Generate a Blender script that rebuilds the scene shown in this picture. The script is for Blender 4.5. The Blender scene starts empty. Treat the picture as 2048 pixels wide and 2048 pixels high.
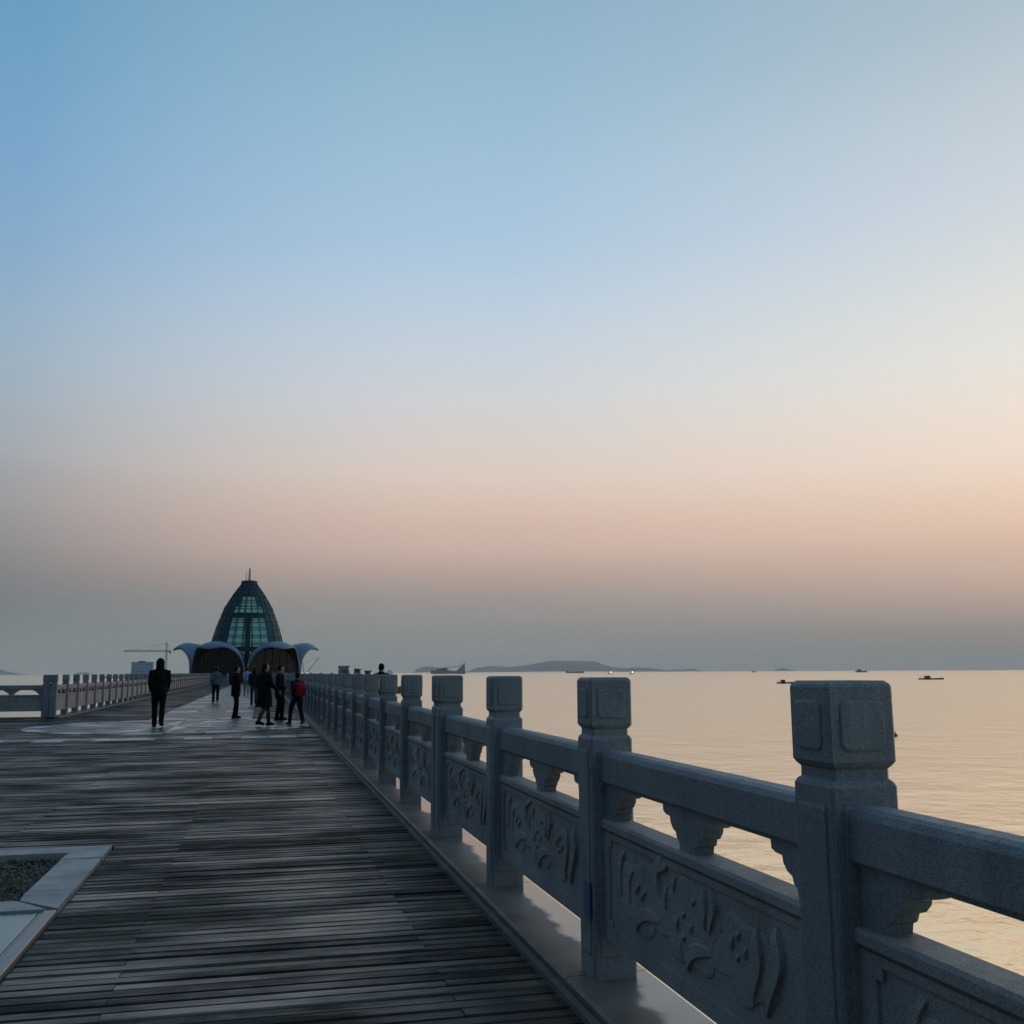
import bpy, bmesh, math, random
from mathutils import Vector, Matrix
R = math.radians
random.seed(7)
sc = bpy.context.scene
col = sc.collection

# ------------------------------------------------------------------ camera
EYE = 1.40
PITCH, YAW, ROLL = R(8.93), R(13.8), R(0.28)
cam = bpy.data.cameras.new('camera')
camo = bpy.data.objects.new('camera', cam)
col.objects.link(camo)
f0 = Vector((math.sin(YAW), math.cos(YAW), 0)); r0 = Vector((math.cos(YAW), -math.sin(YAW), 0)); z0 = Vector((0, 0, 1))
fw = f0*math.cos(PITCH) + z0*math.sin(PITCH)
up = -f0*math.sin(PITCH) + z0*math.cos(PITCH)
cr = r0*math.cos(ROLL) - up*math.sin(ROLL)
cu = up*math.cos(ROLL) + r0*math.sin(ROLL)
m = Matrix((cr, cu, -fw)).transposed().to_4x4()
m.translation = Vector((0, 0, EYE))
camo.matrix_world = m
cam.sensor_width = 36.0
cam.lens = 36.0*2030/2048
cam.clip_start = 0.05
cam.clip_end = 60000
sc.camera = camo

# ------------------------------------------------------------------ render / exposure
sc.view_settings.view_transform = 'Standard'
sc.view_settings.look = 'None'
sc.view_settings.exposure = 0.0
sc.view_settings.gamma = 1.0
sc.view_settings.use_curve_mapping = False
sc.render.engine = 'CYCLES'
sc.cycles.use_denoising = True
sc.cycles.max_bounces = 8
sc.cycles.transparent_max_bounces = 16
sc.cycles.volume_bounces = 1
sc.cycles.sample_clamp_indirect = 6.0

# ------------------------------------------------------------------ dusk sky
SUN_AZ = YAW + R(46)          # compass angle from +Y towards +X, outside the frame on the right
SUN_EL = R(3.0)
def lin(c):
    out = []
    for v in c:
        v /= 255.0
        out.append(v/12.92 if v <= 0.04045 else ((v+0.055)/1.055)**2.4)
    return (*out, 1.0)
ZEN = (94, 132, 164)
SKY_L = [(0.3,(123,134,138)),(2.4,(117,128,132)),(3.7,(117,123,129)),(4.9,(128,127,131)),(6.2,(139,137,140)),(7.5,(148,146,149)),(8.7,(157,155,157)),(10,(159,160,164)),(11.2,(164,169,175)),(13.8,(162,175,186)),(16.2,(156,178,196)),(18.7,(148,176,201)),(21.1,(138,172,203)),(24.7,(126,168,204)),(28.1,(117,164,200)),(32.4,(107,158,193)),(60,ZEN)]
SKY_C = [(0.3,(130,137,141)),(1.6,(134,138,139)),(2.6,(142,141,143)),(4,(155,147,145)),(5.4,(181,160,151)),(6.8,(204,177,166)),(8.2,(213,184,171)),(9.6,(219,195,181)),(11,(222,204,193)),(12.4,(218,207,200)),(15.2,(210,211,214)),(18,(199,210,220)),(20.7,(187,206,224)),(23.4,(173,200,223)),(27.3,(162,194,218)),(31,(151,187,210)),(35.7,(138,176,201)),(62,ZEN)]
SKY_R = [(0.2,(122,126,129)),(1.2,(130,130,131)),(2.2,(144,139,138)),(3.4,(172,155,148)),(4.7,(196,170,158)),(6,(209,180,164)),(7.2,(222,193,173)),(8.5,(231,203,183)),(9.7,(236,212,193)),(11,(238,219,204)),(13.5,(236,225,212)),(16,(229,227,221)),(18.4,(222,224,221)),(20.9,(213,219,221)),(24.4,(201,211,221)),(27.8,(191,204,213)),(32.1,(172,191,203)),(62,ZEN)]
SKY_S = [(0.2,(120,118,112)),(3,(180,150,130)),(6,(232,190,150)),(9,(246,212,176)),(13,(246,228,206)),(20,(230,230,224)),(32,(186,202,210)),(62,ZEN)]
SKY_B = [(0.3,(48,54,66)),(6,(52,60,74)),(14,(62,76,96)),(30,(74,98,125)),(60,ZEN)]
wd = bpy.data.worlds.new('World'); sc.world = wd; wd.use_nodes = True
wn, wl = wd.node_tree.nodes, wd.node_tree.links
wn.clear()
def wmath(op, a, b=None):
    n = wn.new('ShaderNodeMath'); n.operation = op
    for i, v in enumerate((a, b)):
        if v is None: continue
        if isinstance(v, (int, float)): n.inputs[i].default_value = v
        else: wl.new(v, n.inputs[i])
    return n.outputs[0]
tc = wn.new('ShaderNodeTexCoord')
nv = wn.new('ShaderNodeVectorMath'); nv.operation = 'NORMALIZE'; wl.new(tc.outputs['Generated'], nv.inputs[0])
sep = wn.new('ShaderNodeSeparateXYZ'); wl.new(nv.outputs[0], sep.inputs[0])
elev = wmath('MULTIPLY', wmath('ARCSINE', sep.outputs[2]), 2/math.pi)
hx = wmath('ADD', wmath('MULTIPLY', sep.outputs[0], math.sin(SUN_AZ)), wmath('MULTIPLY', sep.outputs[1], math.cos(SUN_AZ)))
hl = wmath('SQRT', wmath('ADD', wmath('ADD', wmath('MULTIPLY', sep.outputs[0], sep.outputs[0]), wmath('MULTIPLY', sep.outputs[1], sep.outputs[1])), 1e-6))
gam = wmath('ARCCOSINE', wmath('DIVIDE', hx, hl))
def ramp(stops):
    n = wn.new('ShaderNodeValToRGB'); cr_ = n.color_ramp; cr_.interpolation = 'LINEAR'
    while len(cr_.elements) < len(stops): cr_.elements.new(0.5)
    for e, (d, c) in zip(cr_.elements, stops):
        e.position = d/90.0
    for e, (d, c) in zip(cr_.elements, stops):
        e.color = lin(c)
    wl.new(elev, n.inputs[0]); return n.outputs[0]
def wmix(f, a, b):
    n = wn.new('ShaderNodeMix'); n.data_type = 'RGBA'
    if isinstance(f, (int, float)): n.inputs[0].default_value = f
    else: wl.new(f, n.inputs[0])
    wl.new(a, n.inputs[6]); wl.new(b, n.inputs[7]); return n.outputs[2]
def seg(a, b):
    n = wn.new('ShaderNodeMapRange'); n.clamp = True
    n.inputs[1].default_value = R(a); n.inputs[2].default_value = R(b)
    wl.new(gam, n.inputs[0]); return n.outputs[0]
skyc = wmix(seg(0, 19), ramp(SKY_S), ramp(SKY_R))
skyc = wmix(seg(19, 46), skyc, ramp(SKY_C))
skyc = wmix(wmath('POWER', seg(46, 73), 1.85), skyc, ramp(SKY_L))
skyc = wmix(seg(73, 135), skyc, ramp(SKY_B))
nish = wn.new('ShaderNodeTexSky'); nish.sky_type = 'NISHITA'; nish.sun_disc = False
nish.sun_elevation = SUN_EL; nish.sun_rotation = SUN_AZ; nish.air_density = 1.0; nish.dust_density = 3.0; nish.ozone_density = 2.0
bg1 = wn.new('ShaderNodeBackground'); bg1.inputs[1].default_value = 1.085; wl.new(skyc, bg1.inputs[0])
bg2 = wn.new('ShaderNodeBackground'); bg2.inputs[1].default_value = 0.10; wl.new(nish.outputs[0], bg2.inputs[0])
ms = wn.new('ShaderNodeMixShader'); ms.inputs[0].default_value = 0.08
wl.new(bg1.outputs[0], ms.inputs[1]); wl.new(bg2.outputs[0], ms.inputs[2])
wo = wn.new('ShaderNodeOutputWorld'); wl.new(ms.outputs[0], wo.inputs[0])

# ------------------------------------------------------------------ sun (nearly set, veiled)
sl = bpy.data.lights.new('sun', 'SUN'); sl.energy = 0.5; sl.angle = R(10); sl.color = (1.0, 0.62, 0.38)
so = bpy.data.objects.new('sun', sl); col.objects.link(so)
sd = Vector((math.sin(SUN_AZ)*math.cos(SUN_EL), math.cos(SUN_AZ)*math.cos(SUN_EL), math.sin(SUN_EL)))
so.rotation_euler = (-sd).to_track_quat('-Z', 'Y').to_euler()
so.location = sd*200

# ------------------------------------------------------------------ mesh helpers
class MB:
    def __init__(s): s.v = []; s.f = []; s.mi = []; s.cur = 0
    def add(s, vs, fs):
        o = len(s.v); s.v += [tuple(p) for p in vs]
        for f in fs: s.f.append([i+o for i in f]); s.mi.append(s.cur)
        return s
    def box(s, x0, x1, y0, y1, z0, z1):
        return s.add([(x0,y0,z0),(x1,y0,z0),(x1,y1,z0),(x0,y1,z0),(x0,y0,z1),(x1,y0,z1),(x1,y1,z1),(x0,y1,z1)],
                     [(0,3,2,1),(4,5,6,7),(0,1,5,4),(1,2,6,5),(2,3,7,6),(3,0,4,7)])
    def rings(s, rs, cap=True):
        n = len(rs[0]); vs = [p for r in rs for p in r]; fs = []
        for k in range(len(rs)-1):
            for i in range(n):
                j = (i+1) % n
                fs.append((k*n+i, k*n+j, (k+1)*n+j, (k+1)*n+i))
        if cap:
            fs.append(tuple(range(n-1, -1, -1))); fs.append(tuple((len(rs)-1)*n+i for i in range(n)))
        return s.add(vs, fs)
    def prism(s, pts, fn, a, b):      # 2D polygon pushed between a and b through fn(u, v, w)
        return s.rings([[fn(u, v, a) for u, v in pts], [fn(u, v, b) for u, v in pts]])
    def raised(s, pts, fn, h, inset):  # plaque with sloped rim
        cx = sum(p[0] for p in pts)/len(pts); cy = sum(p[1] for p in pts)/len(pts)
        q = []
        for u, v in pts:
            d = math.hypot(u-cx, v-cy) or 1
            q.append((u-(u-cx)/d*inset, v-(v-cy)/d*inset))
        return s.rings([[fn(u, v, -0.002) for u, v in pts], [fn(u, v, h*0.6) for u, v in pts], [fn(u, v, h) for u, v in q]])
    def tube(s, pts, rad, n=8, flat=1.0):   # pts with radii, round cross-section
        pts = [Vector(p) for p in pts]; rs = []
        if isinstance(rad, (int, float)): rad = [rad]*len(pts)
        ref = None
        for i, p in enumerate(pts):
            t = (pts[min(i+1, len(pts)-1)] - pts[max(i-1, 0)]).normalized()
            if ref is None:
                ref = Vector((1, 0, 0)) if abs(t.x) < 0.8 else Vector((0, 1, 0))
            a = (ref - t*ref.dot(t)).normalized(); b = t.cross(a); ref = a
            rs.append([p + a*math.cos(2*math.pi*k/n)*rad[i] + b*math.sin(2*math.pi*k/n)*rad[i]*flat for k in range(n)])
        return s.rings(rs)
    def lathe(s, prof, n=16, c=(0, 0, 0)):
        return s.rings([[(c[0]+r*math.cos(2*math.pi*k/n), c[1]+r*math.sin(2*math.pi*k/n), c[2]+z) for k in range(n)] for r, z in prof])
    def ell(s, c, r, n=14, mrow=9, fn=None):
        rs = []
        for i in range(mrow+1):
            a = -math.pi/2 + math.pi*(i+0.02)/(mrow+0.04)
            rs.append([])
            for k in range(n):
                b = 2*math.pi*k/n
                d = Vector((math.cos(a)*math.cos(b), math.cos(a)*math.sin(b), math.sin(a)))
                q = Vector((d.x*r[0], d.y*r[1], d.z*r[2]))
                if fn: q = fn(q, d)
                rs[-1].append(tuple(Vector(c)+q))
        return s.rings(rs)
    def mesh(s, name, mats, smooth=False, recalc=True):
        me = bpy.data.meshes.new(name); me.from_pydata(s.v, [], s.f)
        if not isinstance(mats, (list, tuple)): mats = [mats]
        for mm in mats: me.materials.append(mm)
        if len(mats) > 1:
            for p, i in zip(me.polygons, s.mi): p.material_index = i
        if recalc:
            bm = bmesh.new(); bm.from_mesh(me); bmesh.ops.recalc_face_normals(bm, faces=bm.faces); bm.to_mesh(me); bm.free()
        if smooth:
            for p in me.polygons: p.use_smooth = True
        return me
    def build(s, name, mats, parent=None, smooth=False, loc=(0,0,0), rz=0, recalc=True):
        return place(name, s.mesh(name, mats, smooth, recalc), parent, loc, rz)
def place(name, me, parent=None, loc=(0,0,0), rz=0):
    o = bpy.data.objects.new(name, me); col.objects.link(o)
    o.location = loc; o.rotation_euler = (0, 0, rz)
    if parent is not None: o.parent = parent
    return o
def tag(o, label=None, cat=None, group=None, kind=None):
    if label: o['label'] = label
    if cat: o['category'] = cat
    if group: o['group'] = group
    if kind: o['kind'] = kind
    return o
def thing(name, label, cat, loc=(0,0,0), rz=0, group=None):
    o = bpy.data.objects.new(name, None); col.objects.link(o); o.empty_display_size = 0.2
    o.location = loc; o.rotation_euler = (0, 0, rz)
    return tag(o, label, cat, group)
def azp(deg, d, z=0):                 # a spot at compass angle deg from +Y and distance d
    return (d*math.sin(R(deg)), d*math.cos(R(deg)), z)

# ------------------------------------------------------------------ materials
def mat(name, base=(0.5,0.5,0.5), rough=0.6, metal=0.0, spec=0.5, ior=1.5):
    mt = bpy.data.materials.new(name); mt.use_nodes = True
    b = mt.node_tree.nodes['Principled BSDF']
    b.inputs['Base Color'].default_value = (*base, 1); b.inputs['Roughness'].default_value = rough
    b.inputs['Metallic'].default_value = metal; b.inputs['Specular IOR Level'].default_value = spec; b.inputs['IOR'].default_value = ior
    return mt
class NT:
    def __init__(s, mt): s.t = mt.node_tree; s.b = s.t.nodes['Principled BSDF']; s.co = s.t.nodes.new('ShaderNodeNewGeometry').outputs['Position']
    def link(s, a, b): s.t.links.new(a, b)
    def vscale(s, v, co=None):
        n = s.t.nodes.new('ShaderNodeVectorMath'); n.operation = 'MULTIPLY'; n.inputs[1].default_value = v; s.link(co or s.co, n.inputs[0]); return n.outputs[0]
    def noise(s, scale, detail=4, rough=0.55, co=None, dist=0.0):
        n = s.t.nodes.new('ShaderNodeTexNoise'); n.inputs['Scale'].default_value = scale; n.inputs['Detail'].default_value = detail
        n.inputs['Roughness'].default_value = rough; n.inputs['Distortion'].default_value = dist; s.link(co or s.co, n.inputs['Vector']); return n.outputs['Fac']
    def wave(s, scale, axis='X', dist=0.0, co=None):
        n = s.t.nodes.new('ShaderNodeTexWave'); n.bands_direction = axis; n.inputs['Scale'].default_value = scale; n.inputs['Distortion'].default_value = dist
        s.link(co or s.co, n.inputs['Vector']); return n.outputs['Fac']
    def rng(s, x, a, b, c, d):
        n = s.t.nodes.new('ShaderNodeMapRange'); n.clamp = True
        for i, v in zip((1, 2, 3, 4), (a, b, c, d)): n.inputs[i].default_value = v
        s.link(x, n.inputs[0]); return n.outputs[0]
    def math(s, op, a, b=None):
        n = s.t.nodes.new('ShaderNodeMath'); n.operation = op
        for i, v in enumerate((a, b)):
            if v is None: continue
            if isinstance(v, (int, float)): n.inputs[i].default_value = v
            else: s.link(v, n.inputs[i])
        return n.outputs[0]
    def mix(s, f, a, b):
        n = s.t.nodes.new('ShaderNodeMix'); n.data_type = 'RGBA'
        for i, v in ((0, f), (6, a), (7, b)):
            if isinstance(v, (int, float)): n.inputs[i].default_value = v
            elif isinstance(v, tuple): n.inputs[i].default_value = (*v, 1)
            else: s.link(v, n.inputs[i])
        return n.outputs[2]
    def bump(s, h, strength, dist, prev=None):
        n = s.t.nodes.new('ShaderNodeBump'); n.inputs['Strength'].default_value = strength; n.inputs['Distance'].default_value = dist
        s.link(h, n.inputs['Height'])
        if prev is not None: s.link(prev, n.inputs['Normal'])
        return n.outputs[0]
    def out(s, color=None, rough=None, normal=None):
        if color is not None: s.link(color, s.b.inputs['Base Color'])
        if rough is not None: s.link(rough, s.b.inputs['Roughness'])
        if normal is not None: s.link(normal, s.b.inputs['Normal'])
    def objrand(s):
        return s.t.nodes.new('ShaderNodeObjectInfo').outputs['Random']

M = {}
# carved granite of the balustrade
M['granite'] = mat('granite', rough=0.6, spec=0.35); n = NT(M['granite'])
g1 = n.noise(2.2, 5); g2 = n.noise(170, 2, 0.8); g3 = n.noise(38, 6, 0.7); g4 = n.noise(420, 2, 0.8)
c = n.mix(n.rng(g1, 0.35, 0.68, 0, 1), (0.215, 0.236, 0.252), (0.325, 0.345, 0.358))
c = n.mix(n.rng(g2, 0.46, 0.60, 0, 0.62), c, (0.07, 0.077, 0.083))
c = n.mix(n.rng(g4, 0.56, 0.66, 0, 0.6), c, (0.42, 0.41, 0.39))
c = n.mix(n.rng(n.noise(7, 7, 0.75, co=n.vscale((1, 1, 0.16))), 0.52, 0.72, 0, 0.55), c, (0.10, 0.105, 0.108))
c = n.mix(n.rng(n.objrand(), 0, 1, 0.0, 0.28), c, (0.14, 0.15, 0.156))
n.out(c, n.rng(g3, 0.3, 0.7, 0.45, 0.75), n.bump(g2, 0.6, 0.0022, n.bump(g3, 0.55, 0.006)))
M['panelstone'] = M['granite'].copy(); M['panelstone'].name = 'panel_stone'
for nd in M['panelstone'].node_tree.nodes:
    if nd.type == 'MIX' and nd.data_type == 'RGBA':
        for k_ in (6, 7):
            if not nd.inputs[k_].is_linked:
                v_ = nd.inputs[k_].default_value; nd.inputs[k_].default_value = (min(1, v_[0]*1.30), min(1, v_[1]*1.22), min(1, v_[2]*1.12), 1)
# wet plinth stone
M['plinth'] = mat('wet_plinth_stone', rough=0.2, spec=0.5); n = NT(M['plinth'])
g1 = n.noise(3.0, 5); g2 = n.noise(220, 2, 0.7)
c = n.mix(n.rng(g1, 0.35, 0.65, 0, 1), (0.135, 0.122, 0.106), (0.225, 0.205, 0.18))
c = n.mix(n.rng(g2, 0.42, 0.62, 0, 0.4), c, (0.05, 0.05, 0.052))
spx = n.t.nodes.new('ShaderNodeSeparateXYZ'); n.link(n.co, spx.inputs[0])
pud = n.rng(n.math('ADD', spx.outputs[0], n.math('MULTIPLY', n.noise(2.6, 4), 0.34)), 1.745, 1.80, 0, 1)      # rain standing along the outer lip
n.link(n.math('ADD', n.math('MULTIPLY', pud, 0.45), 0.12), n.b.inputs['Specular IOR Level'])
n.out(c, n.rng(pud, 0, 1, 0.48, 0.07), n.bump(n.noise(40, 3), 0.05, 0.002))
# weathered wet planks
def wood(name, per_object):
    mt = mat(name, rough=0.35, spec=0.10); n = NT(mt)
    if per_object:
        rnd = n.objrand()
    else:
        sp = n.t.nodes.new('ShaderNodeSeparateXYZ'); n.link(n.co, sp.inputs[0])
        row = n.math('FLOOR', n.math('MULTIPLY', sp.outputs[1], 1/0.104))
        wn_ = n.t.nodes.new('ShaderNodeTexWhiteNoise'); wn_.noise_dimensions = '1D'; n.link(row, wn_.inputs['W']); rnd = wn_.outputs['Value']
    cmb = n.t.nodes.new('ShaderNodeCombineXYZ'); n.link(n.math('MULTIPLY', rnd, 37.0), cmb.inputs[0]); n.link(n.math('MULTIPLY', rnd, 91.0), cmb.inputs[2])
    va = n.t.nodes.new('ShaderNodeVectorMath'); n.link(n.co, va.inputs[0]); n.link(cmb.outputs[0], va.inputs[1]); own = va.outputs[0]
    gr = n.noise(9, 8, 0.65, co=n.vscale((0.16, 8, 1), own))
    fine = n.noise(60, 4, 0.7, co=n.vscale((0.12, 6, 1), own))
    broad = n.noise(0.7, 4, 0.6, dist=0.4)
    streak = n.noise(2.4, 5, 0.7, co=n.vscale((0.45, 2.0, 1), own))
    c = n.mix(n.rng(gr, 0.3, 0.7, 0, 1), (0.010, 0.009, 0.008), (0.050, 0.043, 0.035))
    mixv = n.math('ADD', n.math('ADD', n.math('MULTIPLY', broad, 0.55), n.math('MULTIPLY', streak, 0.28)), n.math('MULTIPLY', rnd, 0.14))
    worn = n.math('MULTIPLY', n.rng(mixv, 0.45, 0.62, 0, 1), n.rng(gr, 0.25, 0.6, 0.4, 1.0))
    c = n.mix(worn, c, (0.195, 0.162, 0.118))
    grv = n.wave(10.5, 'Y', 0.0)
    c = n.mix(n.rng(grv, 0.0, 0.32, 0.75, 0), c, (0.008, 0.007, 0.006))       # colour darkened along the anti-slip grooves
    film = n.rng(n.math('ADD', n.math('ADD', n.math('MULTIPLY', n.noise(1.3, 5, 0.6, co=n.vscale((0.5, 1.0, 1))), 0.55), n.math('MULTIPLY', streak, 0.25)), n.math('MULTIPLY', rnd, 0.07)), 0.38, 0.54, 0, 1)
    n.link(n.math('ADD', n.math('MULTIPLY', film, 0.36), 0.05), n.b.inputs['Specular IOR Level'])
    ro = n.math('ADD', n.rng(film, 0, 1, 0.55, 0.20), n.math('MULTIPLY', fine, 0.12))
    sx = n.t.nodes.new('ShaderNodeSeparateXYZ'); n.link(n.co, sx.inputs[0])
    wrapd = lambda v, off, per: n.math('MULTIPLY', n.math('ABSOLUTE', n.math('SUBTRACT', n.math('FRACT', n.math('DIVIDE', n.math('ADD', v, off), per)), 0.5)), per)
    dx_ = wrapd(sx.outputs[0], 20.0+0.73-0.865+0.022, 1.46); dy_ = wrapd(sx.outputs[1], 30*0.104-0.026+0.026, 0.052)
    rad_ = n.math('SQRT', n.math('ADD', n.math('MULTIPLY', dx_, dx_), n.math('MULTIPLY', dy_, dy_)))
    c = n.mix(n.rng(rad_, 0.005, 0.007, 0.85, 0), c, (0.012, 0.010, 0.009))      # screw heads over each joist
    nb = n.bump(gr, 0.22, 0.003)
    nb = n.bump(fine, 0.22, 0.0015, nb)
    nb = n.bump(grv, 0.35, 0.002, nb)
    n.out(c, ro, nb); return mt
M['plank'] = wood('wet_plank', True)
M['plank_far'] = wood('wet_plank_rows', False)
# sea
M['sea'] = mat('sea_water', base=(1.0, 0.785, 0.475), rough=0.20, ior=1.33, metal=0.82); n = NT(M['sea'])
w1 = n.noise(0.9, 3, 0.6, co=n.vscale((0.9, 1.0, 1)), dist=0.3); w2 = n.noise(0.16, 3, 0.6); w3 = n.noise(4.0, 2, 0.6)
nb = n.bump(w2, 0.30, 0.7); nb = n.bump(w1, 0.26, 0.26, nb); nb = n.bump(w3, 0.45, 0.04, nb)
n.out(None, None, nb)
# stones of the plaza and frames
def stone(name, a, b, rough=(0.2, 0.5), sc_=3.0):
    mt = mat(name, spec=0.22); n = NT(mt)
    c = n.mix(n.rng(n.noise(sc_, 5), 0.3, 0.7, 0, 1), a, b)
    c = n.mix(n.rng(n.noise(160, 2, 0.7), 0.45, 0.65, 0, 0.35), c, tuple(x*0.5 for x in a))
    c = n.mix(n.rng(n.objrand(), 0, 1, 0.0, 0.22), c, tuple(x*0.62 for x in a))
    n.out(c, n.rng(n.noise(2.3, 4), 0.35, 0.68, *rough), n.bump(n.noise(30, 3), 0.08, 0.003)); return mt
M['marble_clean'] = stone('pale_marble', (0.33, 0.31, 0.285), (0.44, 0.415, 0.385), (0.4, 0.65))
M['marble'] = M['marble_clean']; n = NT(M['marble']); src = n.b.inputs['Base Color'].links[0].from_socket
n.out(n.mix(n.rng(n.noise(4.5, 7, 0.75), 0.50, 0.70, 0, 0.55), src, (0.13, 0.12, 0.105)))
M['pale'] = stone('pale_paving_stone', (0.5, 0.5, 0.49), (0.62, 0.62, 0.61), (0.2, 0.5))
M['greystone'] = stone('grey_paving_stone', (0.055, 0.065, 0.068), (0.09, 0.102, 0.105), (0.28, 0.5))
M['brownstone'] = stone('brown_paving_stone', (0.05, 0.042, 0.037), (0.08, 0.068, 0.06), (0.3, 0.5))
M['concrete'] = stone('pier_concrete', (0.16, 0.16, 0.155), (0.25, 0.245, 0.235), (0.6, 0.9), 0.6)
M['soil'] = stone('damp_soil', (0.020, 0.018, 0.014), (0.045, 0.040, 0.030), (0.7, 0.95), 8)
def leafmat(name, a, b):
    mt = mat(name, rough=0.5); n = NT(mt); n.out(n.mix(n.noise(30, 2), a, b)); return mt
M['leaf'] = leafmat('ground_cover_leaf', (0.020, 0.040, 0.018), (0.06, 0.075, 0.03))
# anti-slip floor glass
M['floorglass'] = mat('frosted_floor_glass', base=(0.20, 0.33, 0.31), rough=0.25); n = NT(M['floorglass'])
dots = n.math('MULTIPLY', n.wave(7.0, 'X'), n.wave(10.0, 'Y'))
n.out(n.mix(n.rng(dots, 0.3, 0.6, 0, 1), (0.17, 0.29, 0.28), (0.34, 0.43, 0.40)), None, n.bump(dots, 0.4, 0.002))
M['alu'] = mat('frame_metal', (0.32, 0.30, 0.28), 0.45, 0.6)
def plain(key, name, c, rough=0.6, metal=0.0, var=0.25, scale=6.0):
    mt = mat(name, c, rough, metal); n = NT(mt)
    n.out(n.mix(n.rng(n.noise(scale, 4), 0.3, 0.7, 0, 1), tuple(x*(1-var) for x in c), tuple(min(1, x*(1+var)) for x in c)))
    M[key] = mt
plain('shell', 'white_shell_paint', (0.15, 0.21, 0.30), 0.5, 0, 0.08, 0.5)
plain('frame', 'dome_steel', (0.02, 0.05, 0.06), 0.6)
plain('core', 'core_and_soffit_shade', (0.03, 0.05, 0.06), 0.7)
plain('antenna', 'antenna_metal', (0.45, 0.43, 0.42), 0.5)
plain('bluetape', 'blue_sticker', (0.05, 0.13, 0.21), 0.6)
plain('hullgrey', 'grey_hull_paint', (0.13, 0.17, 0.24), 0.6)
plain('hulldark', 'dark_hull_paint', (0.045, 0.042, 0.045), 0.6)
plain('hullrust', 'rust_hull_paint', (0.14, 0.085, 0.07), 0.7)
plain('white', 'white_boat_paint', (0.72, 0.72, 0.70), 0.4, 0, 0.06)
plain('teal', 'teal_deckhouse_paint', (0.05, 0.14, 0.17), 0.6)
plain('bluewall', 'pale_blue_cladding', (0.22, 0.36, 0.55), 0.7, 0, 0.08, 0.05)
plain('crane', 'crane_steel', (0.10, 0.12, 0.16), 0.6)
plain('winglass', 'dark_window', (0.02, 0.025, 0.03), 0.15)
plain('hill', 'hazed_hill_scrub', (0.045, 0.105, 0.165), 0.9, 0, 0.3, 0.004)  # blue of the distance haze is put into the scrub colour
plain('sail', 'sail_cloth', (0.78, 0.78, 0.76), 0.7, 0, 0.04)
plain('orange', 'orange_float', (0.25, 0.08, 0.03), 0.6)
# curtain-wall glass: partly see-through
def glassmat(key, name, tint, gl, fac):
    mt = bpy.data.materials.new(name); mt.use_nodes = True; t = mt.node_tree; t.nodes.clear()
    tr = t.nodes.new('ShaderNodeBsdfTransparent'); tr.inputs[0].default_value = (*tint, 1)
    g = t.nodes.new('ShaderNodeBsdfPrincipled'); g.inputs['Base Color'].default_value = (*gl, 1); g.inputs['Roughness'].default_value = 0.12
    lw = t.nodes.new('ShaderNodeFresnel'); lw.inputs[0].default_value = 1.5
    ad = t.nodes.new('ShaderNodeMath'); ad.operation = 'ADD'; ad.inputs[1].default_value = fac; ad.use_clamp = True; t.links.new(lw.outputs[0], ad.inputs[0])
    mx = t.nodes.new('ShaderNodeMixShader'); t.links.new(ad.outputs[0], mx.inputs[0]); t.links.new(tr.outputs[0], mx.inputs[1]); t.links.new(g.outputs[0], mx.inputs[2])
    o = t.nodes.new('ShaderNodeOutputMaterial'); t.links.new(mx.outputs[0], o.inputs[0]); M[key] = mt
glassmat('domeglass', 'teal_dome_glass', (0.74, 0.93, 0.94), (0.05, 0.20, 0.25), 0.10)
glassmat('wallglass', 'dark_curtain_glass', (0.10, 0.13, 0.15), (0.01, 0.012, 0.014), 0.55)

# ================================================================== SETTING
SEA_Z = -4.6
DX0, DX1 = -10.56, 1.33            # plank field of the wide near deck
FX0 = -6.15                      # left edge of the far, narrower deck
JOG = 35.0
END = 141.0
mb = MB(); ring = []
NS = 96
for rr in (0.0, 40, 120, 400, 1200, 3000, 7000):
    ring.append([(rr*math.cos(2*math.pi*k/NS), rr*math.sin(2*math.pi*k/NS), SEA_Z) for k in range(NS)])
mb.rings(ring[1:], cap=False); mb.add(ring[1], [tuple(range(NS))])
tag(mb.build('sea', M['sea']), kind='structure')

# pier body under the planks
mb = MB()
mb.box(DX0-0.48, 1.78, -9, JOG+0.35, -0.95, -0.07)
mb.box(FX0-0.45, 1.78, JOG+0.35, END+2, -0.95, -0.07)
mb.lathe([(17, -1.2), (17, -0.06)], 40, (-2, 155, 0))
tag(mb.build('pier', M['concrete']), kind='structure')
PIER = bpy.data.objects['pier']
pile = MB().lathe([(0.4, -9), (0.4, -0.95)], 14).mesh('pile', M['concrete'])
for y in range(-6, 140, 9):
    for x in ((-9, -5.5, -2, 1.2) if y < JOG else (-5.6, -2, 1.2)):
        place('pile', pile, PIER, (x, y, 0))
for k in range(12):
    place('pile', pile, PIER, (-2+14.5*math.cos(k*math.pi/6), 155+14.5*math.sin(k*math.pi/6), -0.25))
mb = MB(); mb.box(1.78, 4.6, 25.5, 33.0, -0.5, -0.04); mb.box(4.6, 5.2, 25.5, 33, -0.9, -0.45)
tag(mb.build('landing_stage', M['concrete']), kind='structure')

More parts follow.
